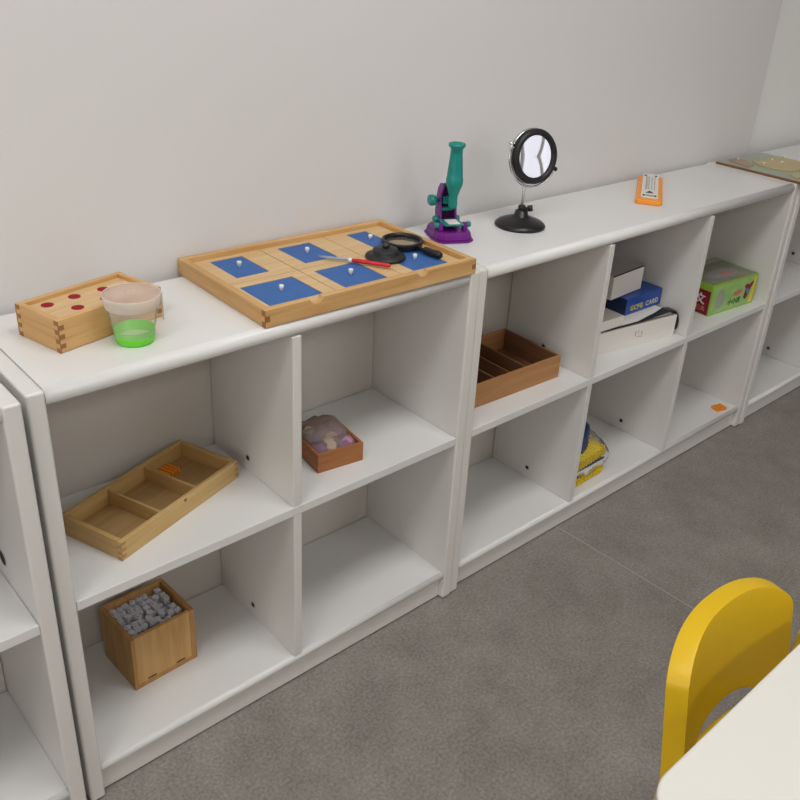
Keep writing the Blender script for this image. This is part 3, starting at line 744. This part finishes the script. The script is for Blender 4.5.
for k, (m_, z, a, w_, tl) in enumerate(tiles):
    c_ = 'yellow' if m_ == 'yfoam' else 'dark blue'
    gear_tile('toothed_tile', m_, {0: 'lowest yellow toothed tile in the bagged pile on the bottom shelf', 1: 'yellow toothed tile just above the lowest one in the bagged pile', 2: 'yellow toothed tile directly below the dark blue ones in the bagged pile', 3: 'lower dark blue toothed tile between yellow ones in the bagged pile', 4: 'upper dark blue toothed tile between yellow ones in the bagged pile', 5: 'yellow toothed tile directly above the dark blue ones in the bagged pile', 6: 'second highest yellow toothed tile in the bagged pile', 7: 'highest yellow toothed tile, right under the leaning blue tile'}[k],
              Matrix.Translation((PX, PY, ZB + .004 + z + (.004 if tl > 7 else 0))) @ Matrix.Rotation(R(a * .5 + 1), 4, 'Z') @ Matrix.Rotation(R(-tl * .25), 4, 'Y'), grp='toothed tiles in the bagged pile')
gear_tile('toothed_tile', 'bfoam', 'dark blue toothed tile leaning on top of the bagged pile', Matrix.Translation((PX + .006, PY - .004, ZB + .126)) @ Matrix.Rotation(R(44), 4, 'Y') @ Matrix.Rotation(R(62), 4, 'X'), .105, .085, 9, 'toothed tiles in the bagged pile')
bag('clear_bag', 'loose clear plastic bag around the yellow and dark blue toothed tiles', Matrix.Translation((PX + .006, PY, ZB + .003)) @ Matrix.Rotation(R(1), 4, 'Z'), .172, .120, .112, 5.5, flat=.55)

# ------------------------------------------------------------------ table
TZ = .52
tb = thing('white_table', 'white laminate table with rounded corners at the bottom right corner', 'table', (.344, -.783, 0))
MB().prism(rrect(0, -.62, .655, 0, .055, 10), TZ - .024, TZ).build('tabletop', 'table', tb, bevel=.004, seg=3)
for x in (.08, .59):
    for y in (-.10, -.52): MB().lathe([(.016, 0), (.018, .01), (.020, TZ - .0245)], 20).build('leg', 'tleg', tb, loc=(x, y, 0))
f = MB(); f.box((.08, -.11, TZ - .06), (.59, -.09, TZ - .0245)); f.box((.08, -.53, TZ - .06), (.59, -.51, TZ - .0245)); f.build('apron', 'tleg', tb)

# ------------------------------------------------------------------ yellow chairs
CW = .151
def chair(label, loc, rz, seg=40):
    t = thing('plastic_chair', label, 'chair', loc, rz, 'yellow plastic chairs')
    zl, zcor, ztop, hw, hh = .322, .496, .553, .108, .054
    w = CW
    def P(s, z):
        f_ = abs(s / w)
        y = -.029 * f_ ** 2.2 + .177 * (z - .30)
        return Vector((s * (1 - .06 * (z - .3) / .3), y, z))
    cols = []; nr = 14
    for i in range(seg + 1):
        tt = -PI / 2 + PI * i / seg; s = w * math.sin(tt)
        top = zcor + (ztop - zcor) * max(0, 1 - abs(s / w) ** 2.5) ** .5
        low = zl if abs(s) >= hw else zl + .012 + hh * math.sqrt(max(0, 1 - (s / hw) ** 2))
        cols.append([P(s, low + (top - low) * k / nr) for k in range(nr + 1)])
    b = MB(); vs = [p for c in cols for p in c]; fs = []
    for i in range(seg):
        for k in range(nr):
            a = i * (nr + 1) + k; fs.append((a, a + nr + 1, a + nr + 2, a + 1))
    b.add(vs, fs, None, True); o = b.build('backrest', 'yellow', t)
    q = o.modifiers.new('s', 'SOLIDIFY'); q.thickness = .030; q.offset = 0; q.use_even_offset = False
    q = o.modifiers.new('b', 'BEVEL'); q.width = .0135; q.segments = 5; q.limit_method = 'ANGLE'; q.angle_limit = R(50)
    # lower rail behind the seat
    b = MB(); pts_ = [P(s, zl - .012) for s in [w * (-1 + 2 * k / 20) for k in range(21)]]
    vs = []; fs = []
    for p in pts_:
        for dy, dz in ((-.006, 0), (.006, 0), (.006, .016), (-.006, .016)): vs.append(p + Vector((0, dy, dz + .008)))
    for i in range(20):
        for k in range(4): fs.append((i * 4 + k, i * 4 + (k + 1) % 4, i * 4 + 4 + (k + 1) % 4, i * 4 + 4 + k))
    fs += [(0, 1, 2, 3), (80, 83, 82, 81)]
    b.add(vs, fs, None, False); b.build('back_rail', 'yellow', t, bevel=.003)
    MB().prism(rrect(-.155, -.33, .155, -.035, .05, 8), .298, .316).build('seat', 'yellow', t, bevel=.007, seg=3)
    for sx in (-1, 1):
        p0_ = P(sx * (w - .012), zl + .02)
        b = MB(); segs = [(p0_, .014, .014), (Vector((sx * (w - .012), p0_.y + .003, .22)), .014, .013), (Vector((sx * (w - .004), p0_.y + .02, .001)), .011, .011)]
        vs = []
        for c, ax, ay in segs: vs += [c + Vector((a_, b_, 0)) for a_, b_ in ((-ax, -ay), (ax, -ay), (ax, ay), (-ax, ay))]
        fs = [(3, 2, 1, 0), (8, 9, 10, 11)] + [(i * 4 + k, i * 4 + (k + 1) % 4, i * 4 + 4 + (k + 1) % 4, i * 4 + 4 + k) for i in range(2) for k in range(4)]
        b.add(vs, fs); b.build('leg', 'yellow', t, bevel=.005)
        b = MB(); segs = [(Vector((sx * .135, -.30, .300)), .019, .016), (Vector((sx * .150, -.325, .001)), .013, .012)]
        vs = []
        for c, ax, ay in segs: vs += [c + Vector((a_, b_, 0)) for a_, b_ in ((-ax, -ay), (ax, -ay), (ax, ay), (-ax, ay))]
        b.add(vs, [(3, 2, 1, 0), (4, 5, 6, 7)] + [(k, (k + 1) % 4, 4 + (k + 1) % 4, 4 + k) for k in range(4)]); b.build('leg', 'yellow', t, bevel=.005)
    return t
chair('yellow plastic chair with an oval opening in its back, tucked at the white table', (.684, -.722, 0), R(-1.3))
chair('second yellow plastic chair, only a sliver of it showing right of the first', (1.362, -.790, 0), R(-80))

# ------------------------------------------------------------------ camera
cam = bpy.data.cameras.new('camera'); co = bpy.data.objects.new('camera', cam); C.objects.link(co)
r = Vector((.73764853, -.67242624, .06097209)); u = Vector((.26344585, .36978867, .89098408)); f = Vector((.62166786, .64117025, -.44992197))
m4 = Matrix(((r.x, u.x, -f.x, -.31997533), (r.y, u.y, -f.y, -1.07656143), (r.z, u.z, -f.z, 1.37553545), (0, 0, 0, 1)))
co.matrix_world = m4
cam.sensor_width = 36; cam.lens = 36 * 876.085 / 800; cam.shift_x = -24.19 / 800; cam.shift_y = -26.97 / 800
cam.clip_start = .05
S = bpy.context.scene
S.camera = co
S.view_settings.view_transform = 'Standard'; S.view_settings.look = 'None'; S.view_settings.gamma = 1; S.view_settings.exposure = -.03
S.view_settings.use_curve_mapping = False
wd = bpy.data.worlds.new('world'); S.world = wd; wd.use_nodes = True
wd.node_tree.nodes['Background'].inputs[0].default_value = (.8, .88, 1, 1); wd.node_tree.nodes['Background'].inputs[1].default_value = .4
